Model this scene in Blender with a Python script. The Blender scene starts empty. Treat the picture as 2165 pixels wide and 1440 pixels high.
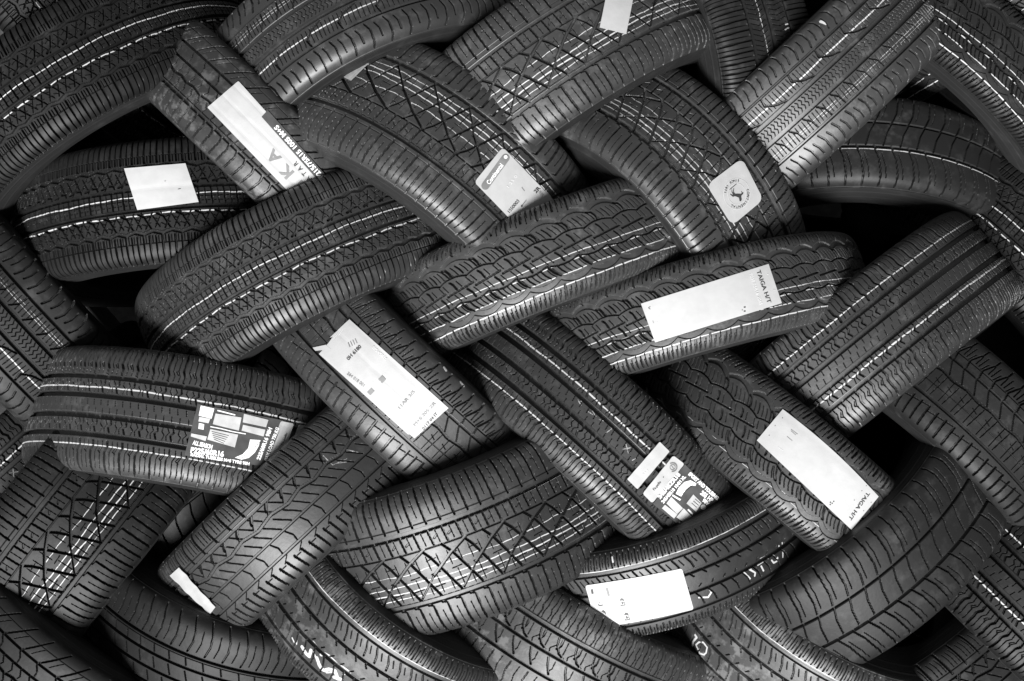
import bpy, math, random
import numpy as np

# ------------------------------------------------------------------ camera, light, exposure
scene = bpy.context.scene
H = 3.0                      # camera height above the topmost treads
FPX = 3750.0                 # focal length expressed in pixels of a 2165 px wide picture
cam_d = bpy.data.cameras.new('camera'); cam = bpy.data.objects.new('camera', cam_d)
scene.collection.objects.link(cam); scene.camera = cam
cam.location = (0, 0, H); cam.rotation_euler = (0, 0, 0)
cam_d.sensor_width = 36.0; cam_d.lens = 36.0*FPX/2165.0
cam_d.clip_start = .05; cam_d.clip_end = 100

SUN_EL, SUN_AZ = 54.0, 197.0          # azimuth: clockwise from +Y, the direction the light comes from
world = bpy.data.worlds.new('World'); scene.world = world; world.use_nodes = True
wn = world.node_tree; wn.nodes.clear()
sky = wn.nodes.new('ShaderNodeTexSky'); sky.sky_type = 'NISHITA'; sky.sun_disc = False
sky.sun_elevation = math.radians(SUN_EL); sky.sun_rotation = math.radians(SUN_AZ)
bw = wn.nodes.new('ShaderNodeRGBToBW'); bg = wn.nodes.new('ShaderNodeBackground'); wo = wn.nodes.new('ShaderNodeOutputWorld')
wn.links.new(sky.outputs[0], bw.inputs[0]); wn.links.new(bw.outputs[0], bg.inputs[0]); wn.links.new(bg.outputs[0], wo.inputs[0])
bg.inputs[1].default_value = 0.05
sun_d = bpy.data.lights.new('sun', 'SUN'); sun_d.energy = 4.5; sun_d.angle = math.radians(22); sun_d.color = (1, 1, 1)
sun = bpy.data.objects.new('sun', sun_d); scene.collection.objects.link(sun)
_e, _a = math.radians(SUN_EL), math.radians(SUN_AZ)
from mathutils import Vector, Matrix
sdir = Vector((math.sin(_a)*math.cos(_e), math.cos(_a)*math.cos(_e), math.sin(_e)))
sun.rotation_euler = sdir.to_track_quat('Z', 'Y').to_euler()
vs = scene.view_settings
vs.view_transform = 'Standard'; vs.look = 'None'; vs.gamma = 1; vs.use_curve_mapping = False
vs.exposure = 1.05
scene.cycles.max_bounces = 4; scene.cycles.diffuse_bounces = 2; scene.cycles.glossy_bounces = 2
scene.cycles.use_denoising = True

QUICK = False
STEP = 0.0025 if QUICK else 0.0009

# ------------------------------------------------------------------ materials
def nodes(m):
    m.use_nodes = True; return m.node_tree, m.node_tree.nodes['Principled BSDF']

def rubber_mat(name, base, rough, seed, dust=.25, painted=True, spec=.5):
    m = bpy.data.materials.new(name); nt, b = nodes(m); N = nt.nodes; L = nt.links
    tc = N.new('ShaderNodeTexCoord')
    mp = N.new('ShaderNodeMapping'); mp.inputs['Location'].default_value = (seed*3.1, seed*1.7, seed*.9)
    L.new(tc.outputs['Object'], mp.inputs[0])
    def noise(sc, det=4, rg=.55):
        n = N.new('ShaderNodeTexNoise'); n.inputs['Scale'].default_value = sc; n.inputs['Detail'].default_value = det
        n.inputs['Roughness'].default_value = rg; L.new(mp.outputs[0], n.inputs['Vector']); return n
    n1 = noise(9, 5, .6); n2 = noise(160, 3); n3 = noise(38, 4, .65)
    # dust and handling scuffs of the rubber itself
    r1 = N.new('ShaderNodeMapRange'); r1.inputs[1].default_value = .50; r1.inputs[2].default_value = .72
    L.new(n3.outputs[0], r1.inputs[0])
    r2 = N.new('ShaderNodeMapRange'); r2.inputs[1].default_value = .38; r2.inputs[2].default_value = .66
    L.new(n1.outputs[0], r2.inputs[0])
    mu = N.new('ShaderNodeMath'); mu.operation = 'MULTIPLY'; L.new(r1.outputs[0], mu.inputs[0]); L.new(r2.outputs[0], mu.inputs[1])
    mu2 = N.new('ShaderNodeMath'); mu2.operation = 'MULTIPLY'; L.new(mu.outputs[0], mu2.inputs[0]); mu2.inputs[1].default_value = dust
    mx = N.new('ShaderNodeMix'); mx.data_type = 'RGBA'
    mx.inputs['A'].default_value = (base, base, base, 1); c = base*2.6+.022; mx.inputs['B'].default_value = (c, c, c, 1)
    L.new(mu2.outputs[0], mx.inputs['Factor'])
    oi = N.new('ShaderNodeObjectInfo'); vr = N.new('ShaderNodeMapRange'); vr.inputs[3].default_value = .72; vr.inputs[4].default_value = 1.35
    L.new(oi.outputs['Random'], vr.inputs[0]); hs = N.new('ShaderNodeHueSaturation'); L.new(vr.outputs[0], hs.inputs['Value']); L.new(mx.outputs['Result'], hs.inputs['Color'])
    out = hs.outputs[0]
    rr = N.new('ShaderNodeMapRange'); rr.inputs[3].default_value = rough-.1; rr.inputs[4].default_value = rough+.14
    L.new(n1.outputs[0], rr.inputs[0]); ro = rr.outputs[0]
    if painted:
        at = N.new('ShaderNodeAttribute'); at.attribute_name = 'paint'
        n4 = noise(420, 2); n5 = noise(60, 3)
        a1 = N.new('ShaderNodeMath'); a1.operation = 'MULTIPLY_ADD'; L.new(n4.outputs[0], a1.inputs[0]); a1.inputs[1].default_value = .55; L.new(at.outputs['Fac'], a1.inputs[2])
        a2 = N.new('ShaderNodeMath'); a2.operation = 'MULTIPLY_ADD'; L.new(n5.outputs[0], a2.inputs[0]); a2.inputs[1].default_value = .5; L.new(a1.outputs[0], a2.inputs[2])
        st = N.new('ShaderNodeMapRange'); st.inputs[1].default_value = 1.0; st.inputs[2].default_value = 1.34
        L.new(a2.outputs[0], st.inputs[0])
        mx2 = N.new('ShaderNodeMix'); mx2.data_type = 'RGBA'; mx2.inputs['B'].default_value = (.43, .43, .43, 1)
        L.new(out, mx2.inputs['A']); L.new(st.outputs[0], mx2.inputs['Factor']); out = mx2.outputs['Result']
    L.new(out, b.inputs['Base Color']); L.new(ro, b.inputs['Roughness'])
    b.inputs['Specular IOR Level'].default_value = spec
    bp = N.new('ShaderNodeBump'); bp.inputs['Strength'].default_value = .25; bp.inputs['Distance'].default_value = .0008
    L.new(n2.outputs[0], bp.inputs['Height']); L.new(bp.outputs[0], b.inputs['Normal'])
    return m

def plain(name, col, rough, bump=0, var=0):
    m = bpy.data.materials.new(name); nt, b = nodes(m); N = nt.nodes; L = nt.links
    b.inputs['Base Color'].default_value = (col, col, col, 1); b.inputs['Roughness'].default_value = rough
    if var or bump:
        tc = N.new('ShaderNodeTexCoord'); n = N.new('ShaderNodeTexNoise'); n.inputs['Scale'].default_value = 45; n.inputs['Detail'].default_value = 5
        L.new(tc.outputs['Object'], n.inputs['Vector'])
        r = N.new('ShaderNodeMapRange'); r.inputs[1].default_value = .3; r.inputs[2].default_value = .7
        r.inputs[3].default_value = col-var; r.inputs[4].default_value = col+var; L.new(n.outputs[0], r.inputs[0])
        L.new(r.outputs[0], b.inputs['Base Color'])
        if bump:
            bp = N.new('ShaderNodeBump'); bp.inputs['Strength'].default_value = bump; bp.inputs['Distance'].default_value = .002
            L.new(n.outputs[0], bp.inputs['Height']); L.new(bp.outputs[0], b.inputs['Normal'])
    return m

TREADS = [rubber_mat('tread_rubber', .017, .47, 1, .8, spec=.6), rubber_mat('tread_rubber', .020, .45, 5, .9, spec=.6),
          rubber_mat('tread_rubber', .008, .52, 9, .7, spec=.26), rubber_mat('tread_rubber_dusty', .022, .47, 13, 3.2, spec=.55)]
SIDE = rubber_mat('sidewall_rubber', .012, .52, 3, .35, painted=False)
LINER = rubber_mat('liner_rubber', .012, .6, 7, .2, painted=False)
PAPER = plain('label_paper', .36, .55, .25, .02)
PAPER_GREY = plain('label_paper_grey', .30, .55, .25, .02)
INK = plain('black_ink', .03, .5); INK_GREY = plain('grey_ink', .16, .5, 0, .03); INK_FAINT = plain('faint_ink', .52, .55)
FILM = plain('dark_film', .06, .3, .1, .015); WHITE_INK = plain('white_ink', .74, .5, 0, .03)
SILVER = plain('silver_ink', .42, .45, .2, .08)

# ------------------------------------------------------------------ mesh helpers
def mesh_np(name, V, F, mats, midx=None, smooth=False):
    me = bpy.data.meshes.new(name)
    V = np.asarray(V, np.float32); F = np.asarray(F, np.int32)
    me.vertices.add(len(V)); me.vertices.foreach_set('co', V.ravel())
    me.loops.add(F.size); me.loops.foreach_set('vertex_index', F.ravel())
    me.polygons.add(len(F))
    me.polygons.foreach_set('loop_start', np.arange(len(F), dtype=np.int32)*4)
    me.polygons.foreach_set('loop_total', np.full(len(F), 4, np.int32))
    for m in mats: me.materials.append(m)
    if midx is not None: me.polygons.foreach_set('material_index', np.asarray(midx, np.int32))
    me.polygons.foreach_set('use_smooth', np.full(len(F), smooth, bool))
    me.update(calc_edges=True)
    return me

def grid_faces(nu, nv, wrap, base=0, flip=False):
    i = np.arange(nu if wrap else nu-1); j = np.arange(nv-1)
    I, J = np.meshgrid(i, j, indexing='ij'); I2 = (I+1) % nu
    a = I*nv+J; b = I2*nv+J; c = I2*nv+J+1; d = I*nv+J+1
    f = np.stack([a, b, c, d], -1).reshape(-1, 4)+base
    return f[:, ::-1] if flip else f

def smooth01(x): x = np.clip(x, 0, 1); return x*x*(3-2*x)

# ------------------------------------------------------------------ tread patterns
# A pattern is one repeat of length P (mm) round the tyre.  x runs round the tyre in mm, y runs across in
# hundredths of the half width (y = 100 is the shoulder).  c = groove round the tyre, s = cut along a polyline.
def wave(kind, x, P, n=1, ph=0.):
    t = (x/P*n+ph) % 1.0
    if kind == 'sin': return np.sin(2*np.pi*t)
    if kind == 'tri': return 1-4*np.abs(t-.5)
    if kind == 'arc': return 1-2*(2*t-1)**2          # row of arches
    if kind == 'saw': return 2*t-1
    if kind == 'sq': return np.where(t < .5, 1., -1.)
    return 0*t

def patA(f=1):      # crossed diagonals between two wide ribs, plain broad shoulders
    P = 76; o = []
    o += [('c', 49, 7.5, 6), ('c', -51, 7.5, 6), ('c', 22, 2.6, 5), ('c', 58, 1.4, 2)]
    o += [('c', 45.2, 1.8, 6, 'sq', .5, 30), ('c', -47.2, 1.8, 6, 'sq', .5, 30)]
    for k in range(3):
        x = 25.3*k
        o += [('s', [(x, 55), (x-2, 80), (x-5, 112)], 2.9, 6.5), ('s', [(x+12.6, 66), (x+10.5, 86), (x+8, 104)], 1.1, 3)]
        o += [('s', [(x+12.6, -58), (x+14, -84), (x+17, -112)], 3.0, 6.5), ('s', [(x, -66), (x+2, -84), (x+4, -100)], 1.1, 3)]
        o += [('s', [(x+4, -55), (x+11, -56)], 2.0, 4)]
        o += [('s', [(x, 24), (x-3, 45)], 2.8, 6), ('s', [(x+12, 26), (x+10, 43)], 1.1, 3)]
    for k in range(2):
        x = 38*k
        o += [('s', [(x, 22), (x+13, 8), (x+29, -18), (x+46, -47)], 3.3, 7)]
    o += [('s', [(4, 21), (-30, 6), (-70, -17)], 4.0, 7.5), ('s', [(-70, -17), (-104, -44)], 2.4, 6)]
    for k in range(4):
        x = 19*k+4
        o += [('s', [(x, 12), (x+2, -8)], 1., 3), ('s', [(x+8, -16), (x+10, -42)], 1., 3)]
    for yy in (6, -14, -32):
        for k in range(2): o += [('s', [(38*k+3, yy), (38*k+20, yy+1)], 1., 2.5)]
    o += [('s', [(7, 84), (10, 84)], 2.5, .6), ('s', [(30, 33), (34, 36)], 2.5, 1.2), ('s', [(55, 33), (59, 35)], 2.5, 1.2)]
    pa = [(-4, 1.8, 2.5), (-20, 2.4, 1.5), (-29, 2.8, 1.2), (-38, 2.0, 1.5)]
    return P, o, pa

def patB():         # crosshatched ribs, zigzag outer grooves, evenly cut shoulders
    P = 66; o = [('c', 72, 1.5, 3.5), ('c', -72, 1.5, 3.5), ('c', 54, 7, 5.5, 'tri', 2.2, 2), ('c', -54, 7, 5.5, 'tri', 2.2, 2),
                 ('c', 17, 5.5, 7), ('c', -17, 5.5, 7)]
    for k in range(6):
        x = 11*k; w = 2.5 if k % 2 else 1.4
        o += [('s', [(x, 60), (x+1, 118)], w, 5.5), ('s', [(x, -60), (x-1, -118)], w, 5.5)]
        o += [('s', [(x+5, 60), (x+5, 71)], .8, 3), ('s', [(x+5, -60), (x+5, -71)], .8, 3)]
        o += [('s', [(x, 14), (x+2, -14)], 2. if k % 2 else 1., 5)]
        for yy in (-7, 0, 7): o += [('s', [(x+1, yy), (x+8, yy)], .8, 3)]
    for k in range(2):
        x = 33*k
        for s in (1, -1):
            o += [('s', [(x, 22*s), (x+15, 48*s)], 1.5, 5), ('s', [(x+19, 22*s), (x+6, 48*s)], 1.5, 4), ('s', [(x+17, 24*s), (x+31, 47*s)], 1., 4), ('s', [(x+34, 24*s), (x+22, 47*s)], 1., 4)]
            o += [('s', [(x-6, 24*s), (x+5, 29*s), (x+15, 28*s)], 3.2, 5.5), ('s', [(x+8, 36*s), (x+15, 39*s)], .9, 3), ('s', [(x, 40*s), (x+7, 43*s)], .9, 3), ('s', [(x+20, 30*s), (x+27, 33*s)], .9, 3), ('s', [(x+24, 40*s), (x+31, 43*s)], .9, 3)]
    return P, o, [(4, 2.6, 1.4), (-25, 2.8, 1.6)]

def patC():         # scalloped outer grooves, oval blocks in the middle, finely cut shoulders
    P = 54; o = [('c', 60, 10, 3.2, 'arc', 6., 1, 0.), ('c', -60, 10, 3.2, 'arc', -6., 1, .5), ('c', 26, 2.4, 7, 'arc', 3.5, 1, .25), ('c', -28, 2.4, 7, 'arc', -3.5, 1, .75), ('c', 0, 3., 6, 'saw', 4, 1, .1)]
    for k in range(6):
        x = 9*k
        a = 3.0 if k % 3 == 0 else 1.2
        o += [('s', [(x, 73 if k % 2 else 79), (x+2, 92), (x+5, 106)], a, 6 if a > 2 else 4)]
        o += [('s', [(x+3, -73 if k % 2 else -79), (x+1, -92), (x-2, -106)], a, 6 if a > 2 else 4)]
        o += [('s', [(x+4, 86), (x+6, 116)], 1., 3.5), ('s', [(x-1, -86), (x-3, -116)], 1., 3.5)]
        w = 1.6 if k % 3 == 0 else .9
        o += [('s', [(x, 50), (x+6, 40), (x+10, 30)], w, 5), ('s', [(x+3, -32), (x+7, -42), (x+13, -51)], w, 5)]
        if k % 3: o += [('s', [(x+2, 20), (x+9, 5)], .9, 4.5), ('s', [(x, -5), (x+8, -22)], .9, 4.5)]
    o += [('s', [(0, 52), (8, 49), (13, 40), (15, 30)], 3.4, 7), ('s', [(16, -30), (22, -42), (30, -51)], 3.4, 7)]
    o += [('s', [(8, 22), (13, 15), (16, 4)], 2.6, 6), ('s', [(34, -4), (40, -14), (43, -25)], 2.6, 6)]
    return P, o, [(-74, 2.8, .8), (-52, 2.2, 1.2), (-31, 2.4, 1.), (-18, 2., 1.)]

def patD(fl=1):     # four straight grooves, plain centre rib, hexagonal sipes
    P = 60; o = [('c', 48*fl, 9, 9.5), ('c', 17*fl, 9.5, 9.5), ('c', -16*fl, 9.5, 9.5), ('c', -46*fl, 9, 9.5)]
    for k in range(4):
        x = 15*k
        o += [('s', [(x, 11*fl), (x+2, 2*fl)], 1.3, 3), ('s', [(x+7, -2*fl), (x+8, -10*fl)], 1.3, 3)]
    for k in range(2):
        x = 30*k
        for c in (32.5*fl, -31.5*fl):
            h = 10
            o += [('s', [(x, c+h), (x+1, c+4), (x-4, c-1), (x, c-h)], 2.4, 6), ('s', [(x+10, c+h), (x+9, c+4), (x+14, c-1), (x+11, c-h)], 1.3, 4)]
            o += [('s', [(x+19, c+h), (x+23, c+4), (x+18, c-2), (x+20, c-h)], 1.3, 4)]
    for k in range(6):
        x = 10*k; w = 3.4 if k % 3 == 0 else 1.3
        for s in (1, -1):
            y0 = 54*s
            o += [('s', [(x, y0), (x+1.5, 63*s), (x-3, 71*s), (x-2, 92*s), (x-4, (112 if w > 2 else 100)*s)], w, 6)]
            if k % 3 == 1: o += [('s', [(x+8, 74*s), (x+3, 70*s), (x+8, 64*s)], 1.1, 3)]
    return P, o, [(-63*fl, 3.0, .5), (30*fl, 3.6, 1.0)]

def patE():         # one wavy groove among straight ones, slanting slits
    P = 64; o = [('c', 50, 6.5, 5), ('c', 20, 5.5, 5, 'tri', 3.5, 1, 0), ('c', -14, 4.2, 5), ('c', -48, 4.5, 5), ('c', 62, 1., 3)]
    for k in range(2):
        x = 32*k
        o += [('s', [(x, 54), (x-3, 75), (x-9, 112)], 3., 6.5), ('s', [(x+9, 66), (x+7, 84), (x+3, 98)], 1.3, 4), ('s', [(x+17, 66), (x+15, 84), (x+11, 98)], 1.3, 4), ('s', [(x+25, 66), (x+23, 84), (x+19, 98)], 1.3, 3)]
        o += [('s', [(x+6, 45), (x+1, 38), (x-1, 33)], 3, 6), ('s', [(x+10, 46), (x+2, 34), (x-4, 24)], 1.4, 4)]
        o += [('s', [(x, -18), (x+6, -32), (x+5, -44)], 1.5, 4.5)]
        o += [('s', [(x, -63), (x+3, -84), (x+4, -100)], 3., 6), ('s', [(x+16, -63), (x+19, -84), (x+20, -100)], 3., 6), ('s', [(x+14, -66), (x+27, -66)], 1., 3)]
        o += [('s', [(x+8, -52), (x-4, -62)], 1., 3)]
    for k in range(3):
        x = 21.3*k
        o += [('s', [(x, 45), (x+16, 26)], 1.4, 3.5), ('s', [(x+10, 14), (x+30, -10)], 1.4, 3.5)]
    return P, o, []

def patF():         # plain middle, leaning cut wedges on one shoulder, long slots on the other
    P = 54; o = [('c', 40, 6, 5.5), ('c', -46, 5.5, 5.5), ('c', 55, 1.8, 5), ('c', -62, 1.3, 3, 'saw', 5, 1), ('c', 8, 5, 5.5, 'tri', 2, 1), ('c', -20, 1.2, 3)]
    for k in range(2):
        x = 27*k
        o += [('s', [(x, 44), (x-3, 58), (x+8, 84), (x+10, 100)], 2.5, 6), ('s', [(x+8, 60), (x+9, 80)], 1.4, 4), ('s', [(x+14, 60), (x+18, 84)], 1.4, 4), ('s', [(x+20, 58), (x+25, 74)], 1.4, 4)]
        o += [('s', [(x, 36), (x+14, 12)], 1.6, 5), ('s', [(x+4, 4), (x+4, -40)], 1.3, 4), ('s', [(x+15, 4), (x+12, -40)], 1.3, 4), ('s', [(x, -8), (x+10, -12)], .9, 3)]
    for k in range(3):
        x = 18*k
        o += [('s', [(x, -58), (x+1, -74), (x+3, -98)], 3., 6.5)]
    return P, o, []

def patG():         # large slotted shoulder blocks, narrow straight grooves
    P = 40; o = [('c', -52, 5, 6), ('c', -45, 1.4, 3.5), ('c', 44, 4.5, 6), ('c', 12, 4, 6), ('c', -18, 5, 6, 'tri', 2, 1), ('c', 78, .9, 2)]
    for k in range(2):
        x = 20*k
        o += [('s', [(x, -56), (x+3, -66), (x+1, -90), (x-2, -108)], 2.8, 6), ('s', [(x+3, 8), (x+9, -4), (x+6, -13)], 1.4, 5), ('s', [(x, -22), (x+7, -34), (x+4, -48)], 2, 5)]
    o += [('s', [(0, 46), (6, 52), (20, 72), (38, 100)], 2.4, 6), ('s', [(20, 52), (26, 62), (36, 76)], 1.3, 4), ('s', [(0, 40), (8, 28), (9, 16)], 1.6, 5)]
    return P, o, []

def patH(fl=1):     # three ribs between wide grooves, hooked cuts, small zigzag slits in the middle
    P = 66; o = [('c', 60*fl, 4, 7), ('c', 19*fl, 8, 8), ('c', -14*fl, 8, 8), ('c', -52*fl, 4.5, 7)]
    for k in range(2):
        x = 33*k
        o += [('s', [(x, 66*fl), (x+5, 78*fl), (x+4, 96*fl), (x, 108*fl)], 2.6, 5), ('s', [(x+16, 70*fl), (x+20, 80*fl), (x+20, 94*fl)], 2.4, 4)]
        o += [('s', [(x, -60*fl), (x+5, -74*fl), (x+4, -92*fl), (x, -106*fl)], 2.8, 5), ('s', [(x+16, -66*fl), (x+20, -78*fl), (x+20, -92*fl)], 2.4, 4)]
        o += [('s', [(x, -20*fl), (x+9, -32*fl), (x+11, -48*fl)], 2.2, 5.5)]
    o += [('s', [(0, 56*fl), (-3, 44*fl), (14, 32*fl), (34, 25*fl)], 2.6, 5.5)]
    for k in range(8):
        x = 8.25*k
        o += [('s', [(x, 12*fl), (x+3.5, 7*fl), (x-.5, 2*fl), (x+3.5, -3*fl), (x, -9*fl)], 1.3, 3)]
        o += [('s', [(x, 54*fl), (x+1.5, 28*fl)], 1., 2.5), ('s', [(x+3, -22*fl), (x+1.5, -46*fl)], 1., 2.5)]
    return P, o, [(38*fl, 3.2, .8), (-34*fl, 1.3, .4), (-39*fl, 1.1, .4)]

def patI():         # straight grooves, slanting slits, closely cut outer edges
    P = 44; o = [('c', 64, 6.5, 5.5), ('c', 22, 7.5, 7), ('c', -22, 7, 7), ('c', -62, 4.5, 5)]
    for k in range(4):
        x = 11*k
        o += [('s', [(x, 74), (x+1, 108)], 1.6, 3.5), ('s', [(x+5, 78), (x+6, 98)], 1., 3)]
        o += [('s', [(x, -72), (x-2, -108)], 1.8, 4), ('s', [(x+5.5, -78), (x+4, -104)], 1., 3)]
    for k in range(2):
        x = 22*k
        o += [('s', [(x, 58), (x+7, 42), (x+10, 28)], 2.0, 4.5), ('s', [(x+11, 54), (x+17, 40)], 1.3, 3)]
        o += [('s', [(x, -27), (x+7, -42), (x+9, -58)], 1.9, 4.5), ('s', [(x, 17), (x+5, 10)], 1.8, 4), ('s', [(x+7, -17), (x+12, -10)], 1.8, 4)]
    return P, o, [(72, 1.8, .6)]

def patJ():         # sparse curved cuts on a broad smooth shoulder
    P = 60; o = [('c', 34, 5, 6.5), ('c', 8, 5, 6.5), ('c', -22, 5, 6.5), ('c', -50, 5, 6.5), ('c', 28, 1., 3)]
    for k in range(2):
        x = 30*k
        o += [('s', [(x, 40), (x+5, 60), (x+4, 80), (x-4, 106)], 2.0, 4.5), ('s', [(x+15, 44), (x+19, 62), (x+18, 84)], 1.1, 3.5), ('s', [(x, -56), (x+4, -100)], 2, 4)]
        o += [('s', [(x, 28), (x+5, 12)], 1.6, 4), ('s', [(x+5, 2), (x+12, -16)], 1.6, 4), ('s', [(x, -28), (x+6, -44)], 1.6, 4)]
    return P, o, []

def patK():         # forked cuts and crinkled slits between straight grooves
    P = 68; o = [('c', 42, 6, 7), ('c', 4, 5.5, 7), ('c', -34, 6, 7), ('c', 50, 1, 3)]
    for k in range(4):
        x = 17*k
        o += [('s', [(x, 50), (x+2, 64), (x-1, 72), (x+1, 84), (x, 108)], 1.6 if k % 2 else 1., 4), ('s', [(x+7, 52), (x+6, 62), (x+8, 74), (x+7, 96)], 1., 3.5)]
        o += [('s', [(x, -42), (x-2, -60), (x+1, -76), (x, -106)], 1.8 if k % 2 else 1., 4.5)]
    for k in range(2):
        x = 34*k
        o += [('s', [(x, 36), (x+3, 24), (x+12, 12), (x+22, 8)], 2.4, 6), ('s', [(x+8, 36), (x+9, 26), (x+5, 18)], 3, 6), ('s', [(x+2, 24), (x-6, 14), (x-4, 8)], 1.2, 4)]
        o += [('s', [(x, -2), (x+5, -14), (x+14, -28)], 2.4, 6), ('s', [(x+14, -3), (x+15, -16), (x+11, -24)], 1.1, 4), ('s', [(x+18, 36), (x+19, 14)], .9, 3)]
    return P, o, [(43, 0.1, .1)]

def patL():         # sweeping curved cuts meeting near the middle
    P = 62; o = [('c', 28, 4.5, 7), ('c', -26, 4.5, 7)]
    for k in range(2):
        x = 31*k
        o += [('s', [(x, 26), (x+10, 52), (x+14, 84), (x+12, 110)], 2.2, 5.5), ('s', [(x+15, 40), (x+22, 66), (x+24, 90)], 1.1, 4)]
        o += [('s', [(x, -24), (x+10, -50), (x+14, -84), (x+12, -110)], 2.2, 5.5), ('s', [(x+15, -40), (x+22, -66), (x+24, -90)], 1.1, 4)]
        o += [('s', [(x, 24), (x-8, 6), (x-14, -22)], 2, 5)]
    return P, o, []

def patM():         # dense fine ribs on the shoulder
    P = 54; o = [('c', -42, 5, 6.5), ('c', 0, 5, 6.5), ('c', 42, 5, 6.5)]
    for k in range(6):
        x = 9*k
        o += [('s', [(x, -46), (x+1, -112)], 2.2 if k % 2 else 1.2, 5), ('s', [(x, 46), (x+1, 112)], 2.2 if k % 2 else 1.2, 5)]
        o += [('s', [(x, -38), (x+6, -22), (x-2, -6)], 1.2, 4), ('s', [(x, 6), (x+5, 20), (x, 38)], 1.2, 4)]
    return P, o, [(-16, 1.8, 1.2)]

PAT = dict(A=patA, B=patB, C=patC, D=lambda: patD(1), Df=lambda: patD(-1), E=patE, F=patF, G=patG, H=lambda: patH(1), Hf=lambda: patH(-1),
           I=patI, J=patJ, K=patK, L=patL, M=patM)
def flipv(P, o, pa):
    oo = []
    for q in o:
        if q[0] == 'c':
            oo.append(('c', -q[1], q[2], q[3])+((q[4], -q[5])+tuple(q[6:]) if len(q) > 4 else ()))
        else: oo.append(('s', [(x, -y) for x, y in q[1]], q[2], q[3]))
    return P, oo, [(-a, b, c) for a, b, c in pa]
PAT['Af'] = lambda: flipv(*patA())
PAT['Bf'] = lambda: flipv(*patB())

def cell_depth(ops, P, nx, ys, HW):
    """depth in metres of one repeat, sampled nx x len(ys)"""
    ky = HW*10.0                       # mm per y unit
    x = (np.arange(nx)+.5)/nx*P
    D = np.zeros((nx, len(ys)))
    Y = ys[None, :]*ky
    E = 1.0                            # wall softness in mm
    for q in ops:
        if q[0] == 'c':
            yc = q[1]
            if len(q) > 4: yc = yc+q[5]*wave(q[4], x, P, q[6] if len(q) > 6 else 1, q[7] if len(q) > 7 else 0.)
            d = np.abs(Y-(np.asarray(yc)*ky).reshape(-1, 1) if np.ndim(yc) else Y-yc*ky)
            D = np.maximum(D, q[3]*smooth01((q[2]/2+E/2-d)/E)+0*x[:, None])
        else:
            pts = [(a, b*ky) for a, b in q[1]]; thin = q[2] <= 1.35
            w = 1.1 if thin else q[2]; E = .5 if thin else .7; dep = min(q[3]+.5, 4.2) if thin else q[3]+1.
            if not thin: w *= 1.18
            for (ax, ay), (bx, by) in zip(pts[:-1], pts[1:]):
                y0, y1 = min(ay, by)-w-1, max(ay, by)+w+1
                js = np.where((ys*ky > y0) & (ys*ky < y1))[0]
                if not len(js): continue
                j0, j1 = js[0], js[-1]+1
                Ys = (ys[j0:j1]*ky)[None, :]
                for sh in (-P, 0, P, 2*P):
                    if max(ax, bx)+sh < -w-1 or min(ax, bx)+sh > P+w+1: continue
                    X = x[:, None]-sh
                    dx, dy = bx-ax, by-ay; L2 = dx*dx+dy*dy
                    t = np.clip(((X-ax)*dx+(Ys-ay)*dy)/L2, 0, 1)
                    d = np.hypot(X-ax-t*dx, Ys-ay-t*dy)
                    D[:, j0:j1] = np.maximum(D[:, j0:j1], dep*smooth01((w/2+E/2-d)/E))
    return D/1000.0

# ------------------------------------------------------------------ tyre geometry
def profile(R, HW):
    k = HW/.1
    pts = [(0, R), (.45*HW, R-.0012), (.70*HW, R-.0035), (.84*HW, R-.0068), (.94*HW, R-.0125), (1.0*HW, R-.0205),
           (1.03*HW, R-.031), (1.035*HW, R-.044), (1.04*HW, R-.058), (1.035*HW, R-.076), (.99*HW, R-.095), (.92*HW, R-.112), (.86*HW, R-.126)]
    P = np.array(pts)
    out = []
    for i in range(len(P)-1):
        p0 = P[max(i-1, 0)] if i else np.array([-P[1][0], P[1][1]]); p1 = P[i]; p2 = P[i+1]; p3 = P[min(i+2, len(P)-1)]
        for t in np.linspace(0, 1, 12, endpoint=False):
            out.append(.5*((2*p1)+(-p0+p2)*t+(2*p0-5*p1+4*p2-p3)*t*t+(-p0+3*p1-3*p2+p3)*t**3))
    out.append(P[-1]); out = np.array(out)
    s = np.concatenate([[0], np.cumsum(np.hypot(*np.diff(out, axis=0).T))])
    return s, out

def crown_r(R, HW, v):
    s, o = profile(R, HW); n = 12*6
    return np.interp(np.abs(v), o[:n, 0], o[:n, 1])

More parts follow.
